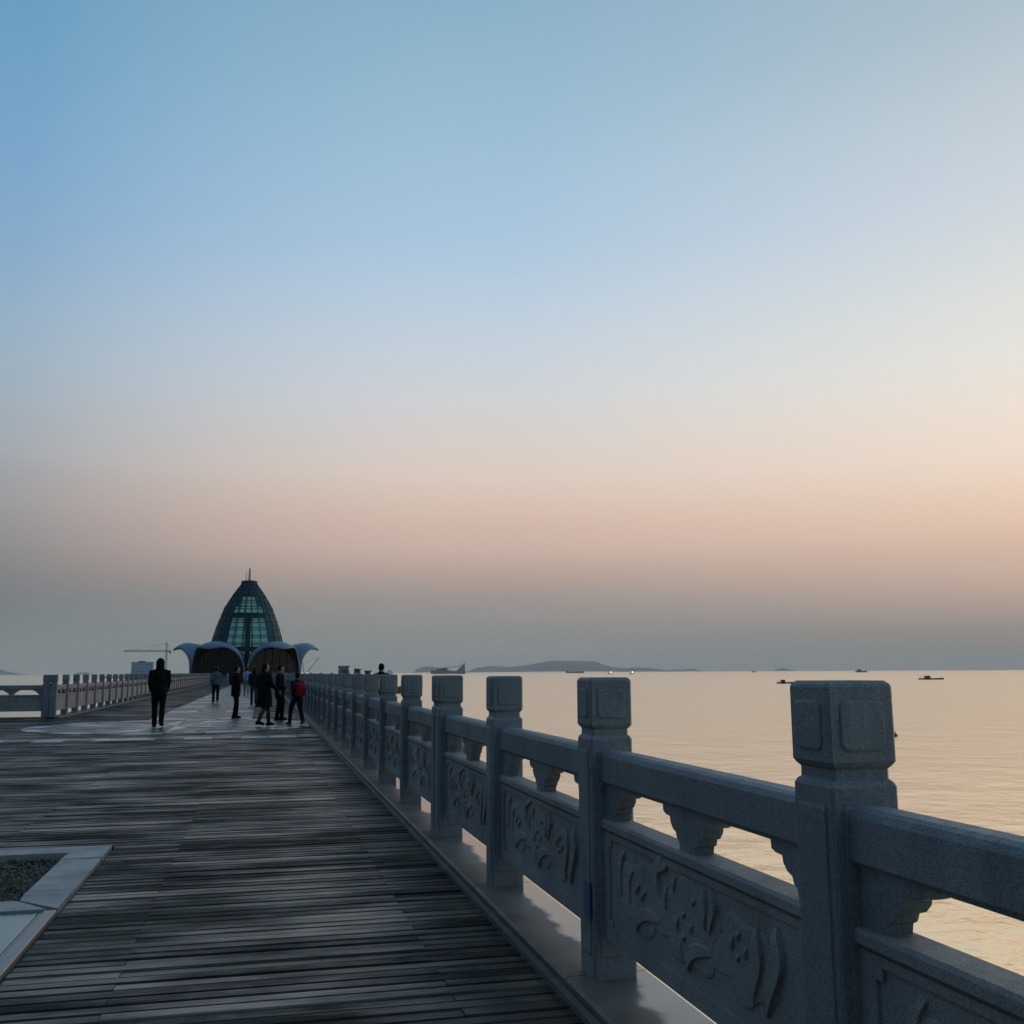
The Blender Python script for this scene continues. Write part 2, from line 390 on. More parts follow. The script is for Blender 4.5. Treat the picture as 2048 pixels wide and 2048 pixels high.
# --- floor frame with ground cover and a glass panel, set in the planks
PX0, PX1, PY0, PY1 = -3.8, -1.12, 2.6, 9.05
BW, GY = 0.285, 6.73
deck = bpy.data.objects.new('boardwalk', None); col.objects.link(deck); tag(deck, kind='structure')
PITCHY, GAPY = 0.104, 0.010
def plank_rows(ya, yb, x0, x1):
    out = []; k = math.floor(ya/PITCHY)
    while k*PITCHY < yb:
        y = k*PITCHY; rr = random.Random(k*13+5)
        spans = [(x0, x1)]
        if PY0-0.02 < y+PITCHY and y < PY1+0.02:
            spans = [(x0, PX0-0.012), (PX1+0.012, x1)]
        offs = 0.865 + (1.46 if k % 2 else 0)
        for a, b in spans:
            cuts = [a]; q = offs - 2.92*8
            while q < b:
                if a+0.1 < q < b-0.1: cuts.append(q)
                q += 2.92
            cuts.append(b)
            for c0, c1 in zip(cuts, cuts[1:]):
                out.append((c0+0.0015, c1-0.0015, y, y+PITCHY-GAPY-rr.random()*0.004, rr.uniform(-0.004, 0.004), R(rr.gauss(0, 0.8))))
        k += 1
    return out
def plank_into(mb, p, cx=0, cy=0):
    x0, x1, y0, y1, dz, tl = p
    ym = (y0+y1)/2; hw = (y1-y0)/2; bv = 0.008
    sec = [(-hw, -0.035), (-hw, -bv), (-hw+bv, 0), (hw-bv, 0), (hw, -bv), (hw, -0.035)]
    rs = []
    for x in (x0, x1):
        rs.append([(x-cx, ym-cy+a*math.cos(tl)-b*math.sin(tl), dz+a*math.sin(tl)+b*math.cos(tl)) for a, b in sec])
    mb.rings(rs)
rows = plank_rows(-8, 23.1, DX0, DX1)
def plank_key(p):
    # how near the picture's lower edge a plank lies; those in the frame first
    yc = (p[2]+p[3])/2
    inside = p[1] > -0.23*yc-0.35 and yc > 3.6
    return (0 if inside else 1, yc if yc > 3.6 else 40-yc)
rows.sort(key=plank_key)
for p in rows[:298]:
    b = MB(); cx, cy = (p[0]+p[1])/2, (p[2]+p[3])/2
    plank_into(b, p, cx, cy); b.build('plank', M['plank'], deck, loc=(cx, cy, 0), recalc=False)
b = MB()
for p in rows[298:]: plank_into(b, p)
for p in plank_rows(24.25, JOG, DX0, DX1): plank_into(b, p)
for p in plank_rows(JOG, END, FX0+0.02, DX1): plank_into(b, p)
tag(b.build('plank_rows', M['plank_far'], deck, recalc=False), kind='stuff')

ff = thing('floor_frame', 'pale stone frame let into the planks round ground cover and a glass panel', 'floor frame', (0, 0, 0))
def slab(name, x0, x1, y0, y1, z1, mt, parent, z0=-0.05, bv=0.006):
    b = MB()
    b.rings([[(x0,y0,z0),(x1,y0,z0),(x1,y1,z0),(x0,y1,z0)],[(x0,y0,z1-bv),(x1,y0,z1-bv),(x1,y1,z1-bv),(x0,y1,z1-bv)],
             [(x0+bv,y0+bv,z1),(x1-bv,y0+bv,z1),(x1-bv,y1-bv,z1),(x0+bv,y1-bv,z1)]])
    return b.build(name, mt, parent)
def quadslab(name, pts, z1, mt, parent):
    b = MB(); b.rings([[(*p, -0.05) for p in pts], [(*p, z1) for p in pts]]); return b.build(name, mt, parent)
g = 0.003
quadslab('frame_stone', [(PX1-BW+g*2, PY1-BW+g), (PX1, PY1-g), (PX1, 8.50+g), (PX1-BW, 8.46+g)], 0.03, M['marble'], ff)
slab('frame_stone', PX1-BW, PX1, 7.30+g, 8.46-g, 0.03, M['marble'], ff)
quadslab('frame_stone', [(PX1-BW, 7.30-g), (PX1, 7.30-g), (PX1, GY+0.02), (PX1-BW+0.02, GY+BW+0.02)], 0.03, M['marble'], ff)
xs = [PX1-BW-0.005, -2.45, PX0+BW]
quadslab('frame_stone', [(PX1-BW, PY1-BW), (PX1-0.008, PY1), (-2.45+g, PY1), (-2.45+g, PY1-BW)], 0.03, M['marble'], ff)
quadslab('frame_stone', [(-2.45-g, PY1-BW), (-2.45-g, PY1), (PX0, PY1), (PX0+BW, PY1-BW)], 0.03, M['marble'], ff)
quadslab('frame_stone', [(PX1-BW, GY+BW+0.012), (PX1-0.06, GY+0.012), (-2.45+g, GY+0.012), (-2.45+g, GY+BW)], 0.031, M['marble'], ff)
quadslab('frame_stone', [(-2.45-g, GY+BW), (-2.45-g, GY+0.012), (PX0+BW, GY+0.012), (PX0+BW, GY+BW)], 0.031, M['marble'], ff)
slab('frame_stone', PX0, PX0+BW-g, PY0, 7.3, 0.03, M['marble'], ff)
slab('frame_stone', PX0, PX0+BW-g, 7.3+g, PY1-BW-g, 0.03, M['marble'], ff)
slab('edge_strip', PX1-0.07, PX1, PY0, GY-g, 0.028, M['alu'], ff)
slab('edge_strip', PX1-0.095, PX1-0.076, PY0, GY-g, 0.018, M['alu'], ff)
for i, (ya, yb) in enumerate(((4.74, GY-0.012), (2.72, 4.72))):
    slab('glass_panel', PX0+BW+0.01, PX1-0.10, ya, yb, 0.016, M['floorglass'], ff, bv=0.004)
slab('edge_strip', PX0+BW, PX1-0.07, PY0, 2.71, 0.026, M['alu'], ff)
slab('soil_bed', PX0+BW, PX1-BW, GY+BW, PY1-BW, -0.02, M['soil'], ff, z0=-0.06)
b = MB(); rr = random.Random(3)
for k in range(5200):
    x = rr.uniform(PX0+BW+0.02, PX1-BW-0.02); y = rr.uniform(GY+BW+0.03, PY1-BW-0.02)
    h = max(0, math.sin(x*5.1)*math.cos(y*4.3))*0.035 + 0.012
    z = -0.018 + rr.random()*h; a = rr.uniform(0, 6.28); t = rr.uniform(0.1, 0.8); L = rr.uniform(0.015, 0.034); w = L*0.32
    d = Vector((math.cos(a)*math.cos(t), math.sin(a)*math.cos(t), math.sin(t))); s_ = Vector((-math.sin(a), math.cos(a), 0))*w
    p = Vector((x, y, z)); b.add([p, p+d*L*0.5+s_, p+d*L, p+d*L*0.5-s_], [(0, 1, 2, 3)])
tag(b.build('ground_cover', M['leaf'], recalc=False), 'low dark green ground cover inside the pale stone frame', 'ground cover', kind='stuff')

# --- compass medallion and pale stone strip in the deck
MC = (-2.15, 28.9)
med = bpy.data.objects.new('compass_paving', None); col.objects.link(med); tag(med, kind='structure'); med.location = (*MC, 0)
b = MB(); b.lathe([(3.25, -0.05), (3.25, 0.012)], 64); b.build('inner_paving', M['greystone'], med)
for k in range(24):
    a0, a1 = 2*math.pi*k/24+0.004, 2*math.pi*(k+1)/24-0.004
    b = MB(); o, i_ = [], []
    for q in range(5):
        a = a0+(a1-a0)*q/4
        o.append((3.72*math.cos(a), 3.72*math.sin(a))); i_.append((3.265*math.cos(a), 3.265*math.sin(a)))
    pts = o + i_[::-1]
    b.prism(pts, lambda u, v, w: (u, v, w), -0.05, 0.017); b.build('ring_stone', M['pale' if k % 2 else 'greystone'], med)
for k in range(8):
    a = k*math.pi/4 + math.pi/8*0; L = 2.95 if k % 2 == 0 else 2.1; r1 = 0.95; 
    for sgn in (1, -1):
        pts = [(0, 0), (r1*math.cos(a+sgn*math.pi/8), r1*math.sin(a+sgn*math.pi/8)), (L*math.cos(a), L*math.sin(a))]
        cx = sum(p[0] for p in pts)/3; cy = sum(p[1] for p in pts)/3
        pts = [(p[0]+(cx-p[0])*0.02, p[1]+(cy-p[1])*0.02) for p in pts]
        b = MB(); b.prism(pts, lambda u, v, w: (u, v, w), -0.02, 0.018)
        b.build('star_stone', M['pale' if sgn > 0 else 'brownstone'], med)
for k in range(8):
    a = k*math.pi/4+math.pi/8
    pts = [(1.35*math.cos(a), 1.35*math.sin(a)), (2.9*math.cos(a-0.16), 2.9*math.sin(a-0.16)), (2.9*math.cos(a+0.16), 2.9*math.sin(a+0.16))]
    b = MB(); b.prism(pts, lambda u, v, w: (u, v, w), -0.02, 0.017); b.build('star_stone', M['pale' if k % 2 else 'brownstone'], med)
stp = bpy.data.objects.new('stone_strip', None); col.objects.link(stp); tag(stp, kind='structure')
x = DX0; k = 0
while x < DX1-0.05:
    w = min(0.6, DX1-x-0.01)
    slab('strip_stone', x+0.003, x+w-0.003, 23.14, 23.66, 0.012, M['pale' if k % 5 not in (1, 4) else 'greystone'], stp)
    slab('strip_stone', x+0.003, x+w-0.003, 23.68, 24.2, 0.012, M['greystone' if k % 3 else 'brownstone'], stp)
    x += 0.6; k += 1
# central walk of smooth stone beyond the medallion
wk = bpy.data.objects.new('stone_walk', None); col.objects.link(wk); tag(wk, kind='structure')
for k in range(100):
    y = 32.75 + k*1.0
    if y > END-1: break
    for j, x in enumerate((-3.2, -2.2, -1.2)):
        slab('walk_stone', x+0.004-0.0, x+0.996, y+0.004, y+0.996, 0.012, M['greystone' if (j+k) % 2 else 'pale'] if k % 6 == 0 else M['greystone'], wk)
slab('podium_paving', -12, 8, END+0.02, 149, 0.006, M['greystone'], wk, z0=-0.05)

# ================================================================== BALUSTRADES
def sq(h, c=0.009):
    return [(-h+c,-h),(h-c,-h),(h,-h+c),(h,h-c),(h-c,h),(-h+c,h),(-h,h-c),(-h,-h+c)]
def rrect(w, h, r, n=4):
    pts = []
    for cx, cy, a0 in ((w-r, h-r, 0), (-w+r, h-r, 90), (-w+r, -h+r, 180), (w-r, -h+r, 270)):
        for i in range(n+1):
            a = R(a0+90*i/n); pts.append((cx+r*math.cos(a), cy+r*math.sin(a)))
    return pts
FACES = [lambda u, v, w, k=k: tuple(Matrix.Rotation(k*math.pi/2, 3, 'Z') @ Vector((u, -0.1-w, v))) for k in range(4)]
PH = 0.06
b = MB()
b.rings([[(x, y, z) for x, y in sq(h)] for h, z in ((0.1, PH-0.01), (0.1, 1.092), (0.094, 1.104), (0.086, 1.111), (0.086, 1.15))])
for fn in FACES:
    b.raised([(u, v+0.60) for u, v in rrect(0.068, 0.445, 0.012, 2)], fn, 0.006, 0.008)
post_me = b.mesh('post', M['granite'])
b = MB()
b.rings([[(x, y, z) for x, y in sq(h)] for h, z in ((0.086, 1.138), (0.094, 1.146), (0.101, 1.158), (0.101, 1.354), (0.098, 1.362), (0.088, 1.371))])
for fn in FACES:
    b.raised([(u, v+1.253) for u, v in rrect(0.066, 0.066, 0.022, 4)], lambda u, v, w, fn=fn: fn(u, v, w+0.001), 0.006, 0.007)
cap_me = b.mesh('post_cap', M['granite'])
BAY = 2.02; CL = BAY-0.2          # clear length between posts; bay mesh runs y = 0.1 .. BAY-0.1
def yprof(b, sec, y0, y1):
    b.rings([[(x, y0, z) for x, z in sec], [(x, y1, z) for x, z in sec]])
def make_rail(c):
    b = MB(); yprof(b, [(-0.052,0.905),(0.052,0.905),(0.057,0.912),(0.057,1.022),(0.047,1.040),(0.030,1.048),(-0.030,1.048),(-0.047,1.040),(-0.057,1.022),(-0.057,0.912)], 0.098, 0.102+c)
    b.box(-0.040, 0.040, 0.102, 0.098+c, 0.893, 0.906)
    return b.mesh('handrail', M['granite'])
rail_me = make_rail(CL)
def cbr(half):
    P = [(0.225,0.896),(0.222,0.868),(0.195,0.858),(0.158,0.856),(0.152,0.835),(0.128,0.812),(0.104,0.806),(0.095,0.785),(0.074,0.776),(0.068,0.7475)]
    return P
b = MB(); P = cbr(0); pts = [(u, v) for u, v in P] + [(-u, v) for u, v in reversed(P)]
b.prism(pts, lambda u, v, w: (w, u, v), -0.036, 0.036); br_me = b.mesh('bracket', M['granite'])
b = MB(); P = [(0.275,0.896),(0.270,0.866),(0.245,0.858),(0.205,0.856),(0.200,0.836),(0.178,0.815),(0.150,0.806),(0.140,0.785),(0.122,0.776),(0.116,0.7475),(0.0,0.7475),(0.0,0.896)]
b.prism(P, lambda u, v, w: (w, u, v), -0.036, 0.036); hb_me = b.mesh('bracket', M['granite'])
def make_panel(c, notch=True):
    b = MB(); y0, y1 = 0.099, 0.101+c
    b.box(-0.040, 0.040, y0, y1, 0.238, 0.700)                      # core, its field recessed
    yprof(b, [(-0.046,0.698),(0.046,0.698),(0.060,0.712),(0.060,0.738),(0.050,0.749),(-0.050,0.749),(-0.060,0.738),(-0.060,0.712)], y0+0.001, y1-0.001)
    for s in (-1, 1):
        xa, xb = (s*0.036, s*0.049) if s > 0 else (s*0.049, s*0.036)
        b.box(xa, xb, y0+0.001, y1-0.001, 0.239, 0.300)              # lower border
        b.box(xa, xb, y0+0.001, y0+0.075, 0.302, 0.697); b.box(xa, xb, y1-0.075, y1-0.001, 0.302, 0.697)
        b.box(xa*0.999, xb*0.985, y0+0.075, y1-0.075, 0.672, 0.697)
        for q in (0, 1):
            ya = y0+0.075 if q == 0 else y1-0.105
            b.box(xa*0.998, xb*0.98, ya, ya+0.03, 0.640, 0.671); b.box(xa*0.998, xb*0.98, ya, ya+0.03, 0.301, 0.330)
    return b.mesh('panel', M['panelstone'])
panel_me = make_panel(CL)
# carved relief: strokes (distance from the far post, height)
STR = [[(4.171,0.643),(4.209,0.564),(4.216,0.446)],[(4.068,0.589),(4.103,0.533),(4.109,0.447)],[(3.989,0.548),(4.043,0.502)],[(3.925,0.533),(3.984,0.487)],
[(3.708,0.675),(3.728,0.65),(3.783,0.634),(3.796,0.592),(3.781,0.545)],[(3.706,0.596),(3.721,0.509)],[(3.622,0.644),(3.639,0.584)],
[(4.053,0.354),(3.99,0.4),(3.91,0.429),(3.797,0.446)],[(3.446,0.596),(3.471,0.575)],[(3.539,0.536),(3.554,0.514)],[(3.595,0.511),(3.615,0.463)],[(3.476,0.511),(3.486,0.475)],[(3.543,0.456),(3.56,0.433)],[(3.585,0.427),(3.573,0.375)],
[(3.374,0.649),(3.35,0.589),(3.371,0.514)],[(3.314,0.665),(3.276,0.605),(3.336,0.505)],[(3.536,0.336),(3.486,0.385),(3.423,0.416),(3.334,0.441)],
[(3.097,0.573),(3.113,0.542)],[(3.143,0.551),(3.16,0.503)],[(3.054,0.535),(3.061,0.499)],[(3.106,0.5),(3.116,0.479)],[(2.979,0.617),(2.954,0.514),(3.024,0.38)],[(2.853,0.645),(2.827,0.537),(2.94,0.365)]]
def spline(p, n):
    if len(p) < 3: return [tuple(p[0][j]+(p[1][j]-p[0][j])*i/n for j in range(len(p[0]))) for i in range(n+1)]
    out = []
    for i in range(len(p)-1):
        a, b_, c_, d = p[max(i-1, 0)], p[i], p[i+1], p[min(i+2, len(p)-1)]
        for q in range(n):
            t = q/n
            out.append(tuple(0.5*(2*b_[j]+(c_[j]-a[j])*t+(2*a[j]-5*b_[j]+4*c_[j]-d[j])*t*t+(3*b_[j]-a[j]-3*c_[j]+d[j])*t**3) for j in range(len(p[0]))))
    out.append(tuple(p[-1])); return out
b = MB()
WID = {0:.05,1:.05,4:.07,7:.06,14:.05,15:.055,16:.06,21:.085,22:.10}
pos = lambda yw, z, h: (-0.0395-h, 0.1+CL-(4.44-yw), z)
for si, st in enumerate(STR):
    pts = spline(st, 6 if len(st) > 2 else 3); n_ = len(pts); rs = []
    for i, p in enumerate(pts):
        t = Vector((pts[min(i+1, n_-1)][0]-pts[max(i-1, 0)][0], pts[min(i+1, n_-1)][1]-pts[max(i-1, 0)][1])); t.normalize()
        nx, ny = -t.y, t.x
        if si in (7, 16):
            if ny < 0: nx, ny = -nx, -ny
        elif nx < 0: nx, ny = -nx, -ny           # the raised lobe lies on the far side of its carved edge
        s_ = math.sin(math.pi*(i+0.35)/(n_-0.3)); w = WID.get(si, 0.03)*(0.25+0.75*s_); h = (0.0145+0.0002*si)*min(1, s_+0.4)
        q = lambda d, hh: pos(p[0]+nx*d, p[1]+ny*d, hh)
        rs.append([q(-0.003, -0.003-si*1e-4), q(0.0, h), q(w*0.75, h*0.92), q(w, -0.003-si*1e-4)])
    b.rings(rs)
for cy, cz, ry, rz_, hh0 in ((4.00, 0.50, 0.25, 0.135, 0.0060), (3.52, 0.50, 0.25, 0.15, 0.0067), (3.08, 0.49, 0.20, 0.13, 0.0074), (3.76, 0.47, 0.2, 0.06, 0.0046), (3.30, 0.47, 0.2, 0.06, 0.0052)):
    ring_ = lambda f, hh: [pos(cy+ry*f*(1+0.13*math.sin(5*a_+cy*9))*math.cos(a_), cz+rz_*f*(1+0.13*math.sin(5*a_+cy*9))*math.sin(a_), hh) for a_ in [2*math.pi*k/40 for k in range(40)]]
    b.rings([ring_(1.0, -0.001-hh0*0.1), ring_(0.985, hh0-0.002), ring_(0.92, hh0)])
relief_me = b.mesh('relief', M['panelstone'], smooth=False)
def plinth_mesh(L):
    b = MB(); sec = [(-0.205,-0.06),(0.185,-0.06),(0.185,PH-0.008),(0.177,PH),(-0.190,PH),(-0.205,PH-0.012)]
    yprof(b, sec, 0.004, L-0.004)
    b.box(-0.250, -0.212, 0.002, L-0.002, -0.06, 0.028)
    return b.mesh('plinth_stone', M['plinth'])
plinth_me = plinth_mesh(BAY); plinth_dbl = plinth_mesh(0.215)
def balustrade(label, loc, rz, bays, double=(), detail=40, first=True, last=True, group='carved granite balustrades'):
    t = thing('balustrade', label, 'balustrade', loc, rz, None)
    y = 0.0
    def post(y):
        p = place('post', post_me, t, (0, y, 0)); place('post_cap', cap_me, p); return p
    posts = []
    for i in range(bays):
        if i > 0 or first: posts.append(post(y))
        if i in double:
            place('plinth_stone', plinth_dbl, t, (0, y, 0)); y += 0.215; posts.append(post(y))
        place('plinth_stone', plinth_me, t, (0, y, 0))
        place('handrail', rail_me, t, (0, y, 0))
        pn = place('panel', panel_me, t, (0, y, 0))
        if i < detail:
            tag(place('relief', relief_me, pn), kind='stuff')
        place('bracket', br_me, t, (0, y+BAY/2, 0))
        if i < 66:
            place('bracket', hb_me, t, (0, y+0.098, 0)); place('bracket', hb_me, t, (0, y+BAY-0.098, 0), ).rotation_euler = (0, 0, math.pi)
        y += BAY
    if last: posts.append(post(y))
    return t, posts, y
RX = 1.562                        # centre line of the right balustrade
Y1 = 2.56                         # centre of the first post in view
right, rposts, yend = balustrade('long carved granite balustrade between the planks and the open sea with ships', (RX, Y1-2*BAY, 0), 0, 69, double=(5,))
tg = MB(); tg.box(-0.113, -0.108, -0.085, -0.01, 0.31, 0.47); tg.build('sticker', M['bluetape'], rposts[3])['label'] = 'faded blue patch on the post'
left, _, ylen = balustrade('carved granite balustrade along the far narrow deck, starting at a doubled corner post', (-6.33, END, 0), math.pi, 52, detail=0)
left.location.y = JOG + 0.1 + ylen
cross, _, _ = balustrade('short balustrade crossing the deck edge beside the doubled corner post', (-6.33-0.21, JOG+0.1, 0), math.pi/2, 2, detail=2)
cross.location = (-6.545, JOG+0.1, 0)
lnear, _, _ = balustrade('carved granite balustrade on the far side of the wide deck', (-10.80, JOG+0.1, 0), math.pi, 12, detail=0)

# ================================================================== PAVILION
PC = (-2.0, 155.0)
pv = thing('pavilion', 'seaside pavilion with a teal glass cone rising from white arched shells', 'pavilion', (*PC, 0))
def drad(z):                      # cone profile
    prof = [(0, 5.35), (3, 5.3), (6, 5.0), (8, 4.42), (10.8, 3.38), (12.8, 2.18), (14.3, 1.12), (14.6, 1.0)]
    for (z0_, r0_), (z1_, r1_) in zip(prof, prof[1:]):
        if z <= z1_: return r0_+(r1_-r0_)*(z-z0_)/(z1_-z0_)
    return 1.0
NSEG = 24
lev = [0.4, 2.2, 4.0, 5.6, 6.7, 7.8, 8.9, 9.9, 10.9, 11.8, 12.7, 13.6, 14.45]
for i in range(len(lev)-1):
    za, zb = lev[i]+0.05, lev[i+1]-0.05; ra, rb = drad(za), drad(zb)
    h = math.pi/NSEG - 0.10/((ra+rb)/2)/2; b = MB()
    rs = []
    for dr in (0.0, -0.05):
        rs.append([((ra+dr)*math.cos(-h), (ra+dr)*math.sin(-h), za), ((ra+dr)*math.cos(h), (ra+dr)*math.sin(h), za), ((rb+dr)*math.cos(h), (rb+dr)*math.sin(h), zb), ((rb+dr)*math.cos(-h), (rb+dr)*math.sin(-h), zb)])
    b.rings(rs); me = b.mesh('glass_pane', M['domeglass'])
    for k in range(NSEG): place('glass_pane', me, pv, rz=2*math.pi*k/NSEG)
b = MB(); b.tube([((drad(z)+0.02), 0, z) for z in (0, 1.5, 3, 4.5, 6, 7, 8, 9, 10, 10.8, 11.8, 12.8, 13.6, 14.3, 14.6)], 0.07, 6); me = b.mesh('rib', M['frame'])
for k in range(NSEG): place('rib', me, pv, rz=2*math.pi*(k+0.5)/NSEG)
for z in lev[1:]:
    b = MB(); r_ = drad(z); n_ = 48
    b.rings([[((r_+dr)*math.cos(2*math.pi*k/n_), (r_+dr)*math.sin(2*math.pi*k/n_), z+dz) for k in range(n_)] for dr, dz in ((0.13, -0.06), (0.13, 0.06), (-0.08, 0.06), (-0.08, -0.06), (0.13, -0.06))], cap=False)
    b.build('ring_beam', M['frame'], pv)
b = MB(); b.lathe([(1.1, 14.5), (1.18, 14.55), (1.18, 14.8), (0.9, 14.86)], 24); b.build('crown', M['frame'], pv)
b = MB(); b.lathe([(0.20, 14.8), (0.16, 15.7), (0.12, 16.7)], 10); b.box(-0.5, -0.42, -0.04, 0.04, 14.8, 16.2); b.build('antenna', M['antenna'], pv)
b = MB(); b.lathe([(0.4, 0), (0.4, 9.6)], 20)
b.build('core', M['core'], pv)
for z, th in ((4.6, 0.5), (9.5, 0.45)):
    b = MB(); r_ = drad(z)-0.25; b.lathe([(r_, z), (r_-0.05, z+th)], 32); b.build('floor_slab', M['core'], pv)
b = MB(); b.lathe([(drad(12.6)-0.3, 12.6), (drad(13.4)-0.25, 13.4), (0.8, 14.4)], 24); b.build('roof_lining', M['core'], pv)
# six arched shells, flared like petals
AP, HW = 7.62, 4.38
SOLID_OFF = -1
b = MB(); na, nt = 28, 12; vs, fs = [], []
for ti in range(nt+1):
    t = ti/nt
    for ai in range(na+1):
        a = math.pi*ai/na; s_ = math.sin(a)
        redge = AP + 2.75*s_**3.0
        r_ = 3.9 + (redge-3.9)*t
        w = HW*(r_ if r_ < AP else AP)/AP if True else HW
        hgt = 5.75*(s_**0.72)*(0.86+0.14*min(1, t*1.6))
        droop = 1.05*max(0, (r_-8.4)/2.0)**2*s_
        vs.append((r_, w*math.cos(a), hgt-droop))
for ti in range(nt):
    for ai in range(na):
        q = ti*(na+1)+ai; fs.append((q, q+1, q+na+2, q+na+1))
b.add(vs, fs); shell_me = b.mesh('shell', [M['shell'], M['core']], smooth=True, recalc=False)  # dark core colour on the inner face imitates shade inside the vault
# glazed arch wall behind each shell mouth
b = MB(); pts = [(7.3/AP*HW*0.95*math.cos(math.pi*i/24), 5.3*(math.sin(math.pi*i/24)**0.72)) for i in range(25)]
b.prism(pts, lambda u, v, w: (w, u, v), 7.15, 7.25); wall_me = b.mesh('arch_glazing', M['wallglass'])
b = MB()
for u in (-2.4, -1.2, 0, 1.2, 2.4):
    hh = 5.2*(math.sqrt(max(0, 1-(u/3.7)**2))**0.72); b.box(7.26, 7.36, u-0.05, u+0.05, 0, hh)
b.box(7.26, 7.35, -3.4, 3.4, 2.3, 2.4); mull_me = b.mesh('mullion', M['frame'])
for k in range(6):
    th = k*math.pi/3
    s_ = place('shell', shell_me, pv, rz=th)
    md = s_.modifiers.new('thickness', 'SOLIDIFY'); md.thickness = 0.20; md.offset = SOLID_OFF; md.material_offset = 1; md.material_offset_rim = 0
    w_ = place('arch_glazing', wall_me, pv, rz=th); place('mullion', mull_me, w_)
b = MB(); b.lathe([(6.3, 0), (6.3, 0.35)], 36); b.build('floor', M['core'], pv)
# low parapet of the round podium
pp = thing('parapet', 'low granite parapet ringing the pavilion podium', 'parapet', (*PC, 0))
b = MB(); b.box(-2.05, 2.05, -0.10, 0.10, -0.05, 0.75); b.box(-2.05, 2.05, -0.12, 0.12, 0.88, 1.03); b.box(-0.2, 0.2, -0.05, 0.05, 0.74, 0.89); pm = b.mesh('parapet_panel', M['granite'])
b = MB(); b.box(-0.13, 0.13, -0.13, 0.13, -0.05, 1.36); ppm = b.mesh('parapet_post', M['granite'])
for k in range(24):
    a = 2*math.pi*k/24
    if 16 <= k <= 20 and abs(k-18) < 1: continue
    place('parapet_panel', pm, pp, (16.3*math.cos(a), 16.3*math.sin(a), 0), a+math.pi/2)
for k in range(24):
    a = 2*math.pi*(k+0.5)/24; place('parapet_post', ppm, pp, (16.4*math.cos(a), 16.4*math.sin(a), 0), a)

# ================================================================== PEOPLE
def cloth(key, c, rough=0.85):
    mt = mat('cloth_'+key, c, rough, spec=0.1); n = NT(mt)
    n.out(n.mix(n.rng(n.noise(14, 4), 0.3, 0.7, 0, 1), tuple(x*0.7 for x in c), tuple(x*1.25 for x in c)), None, n.bump(n.noise(18, 3), 0.35, 0.02)); M[key] = mt
cloth('black', (0.008, 0.008, 0.010)); cloth('charcoal', (0.016, 0.017, 0.020)); cloth('tealcoat', (0.07, 0.13, 0.15)); cloth('navy', (0.012, 0.018, 0.035))
cloth('denim', (0.03, 0.06, 0.11)); cloth('paleblue', (0.22, 0.30, 0.46)); cloth('palegrey', (0.24, 0.24, 0.24)); cloth('red', (0.28, 0.012, 0.02)); cloth('brown', (0.05, 0.035, 0.028))
cloth('green', (0.03, 0.22, 0.04)); cloth('whiteshoe', (0.5, 0.5, 0.5)); cloth('scarf', (0.16, 0.15, 0.14)); cloth('hair', (0.006, 0.005, 0.005), 0.5); cloth('skin', (0.34, 0.20, 0.14), 0.55); cloth('sole', (0.012, 0.012, 0.012))
cloth('stocking', (0.06, 0.045, 0.04))
def ovals(b, rows, n=16):
    b.rings([[(cx+rx*math.cos(2*math.pi*k/n), cy+ry*math.sin(2*math.pi*k/n), z) for k in range(n)] for z, rx, ry, cx, cy in rows])
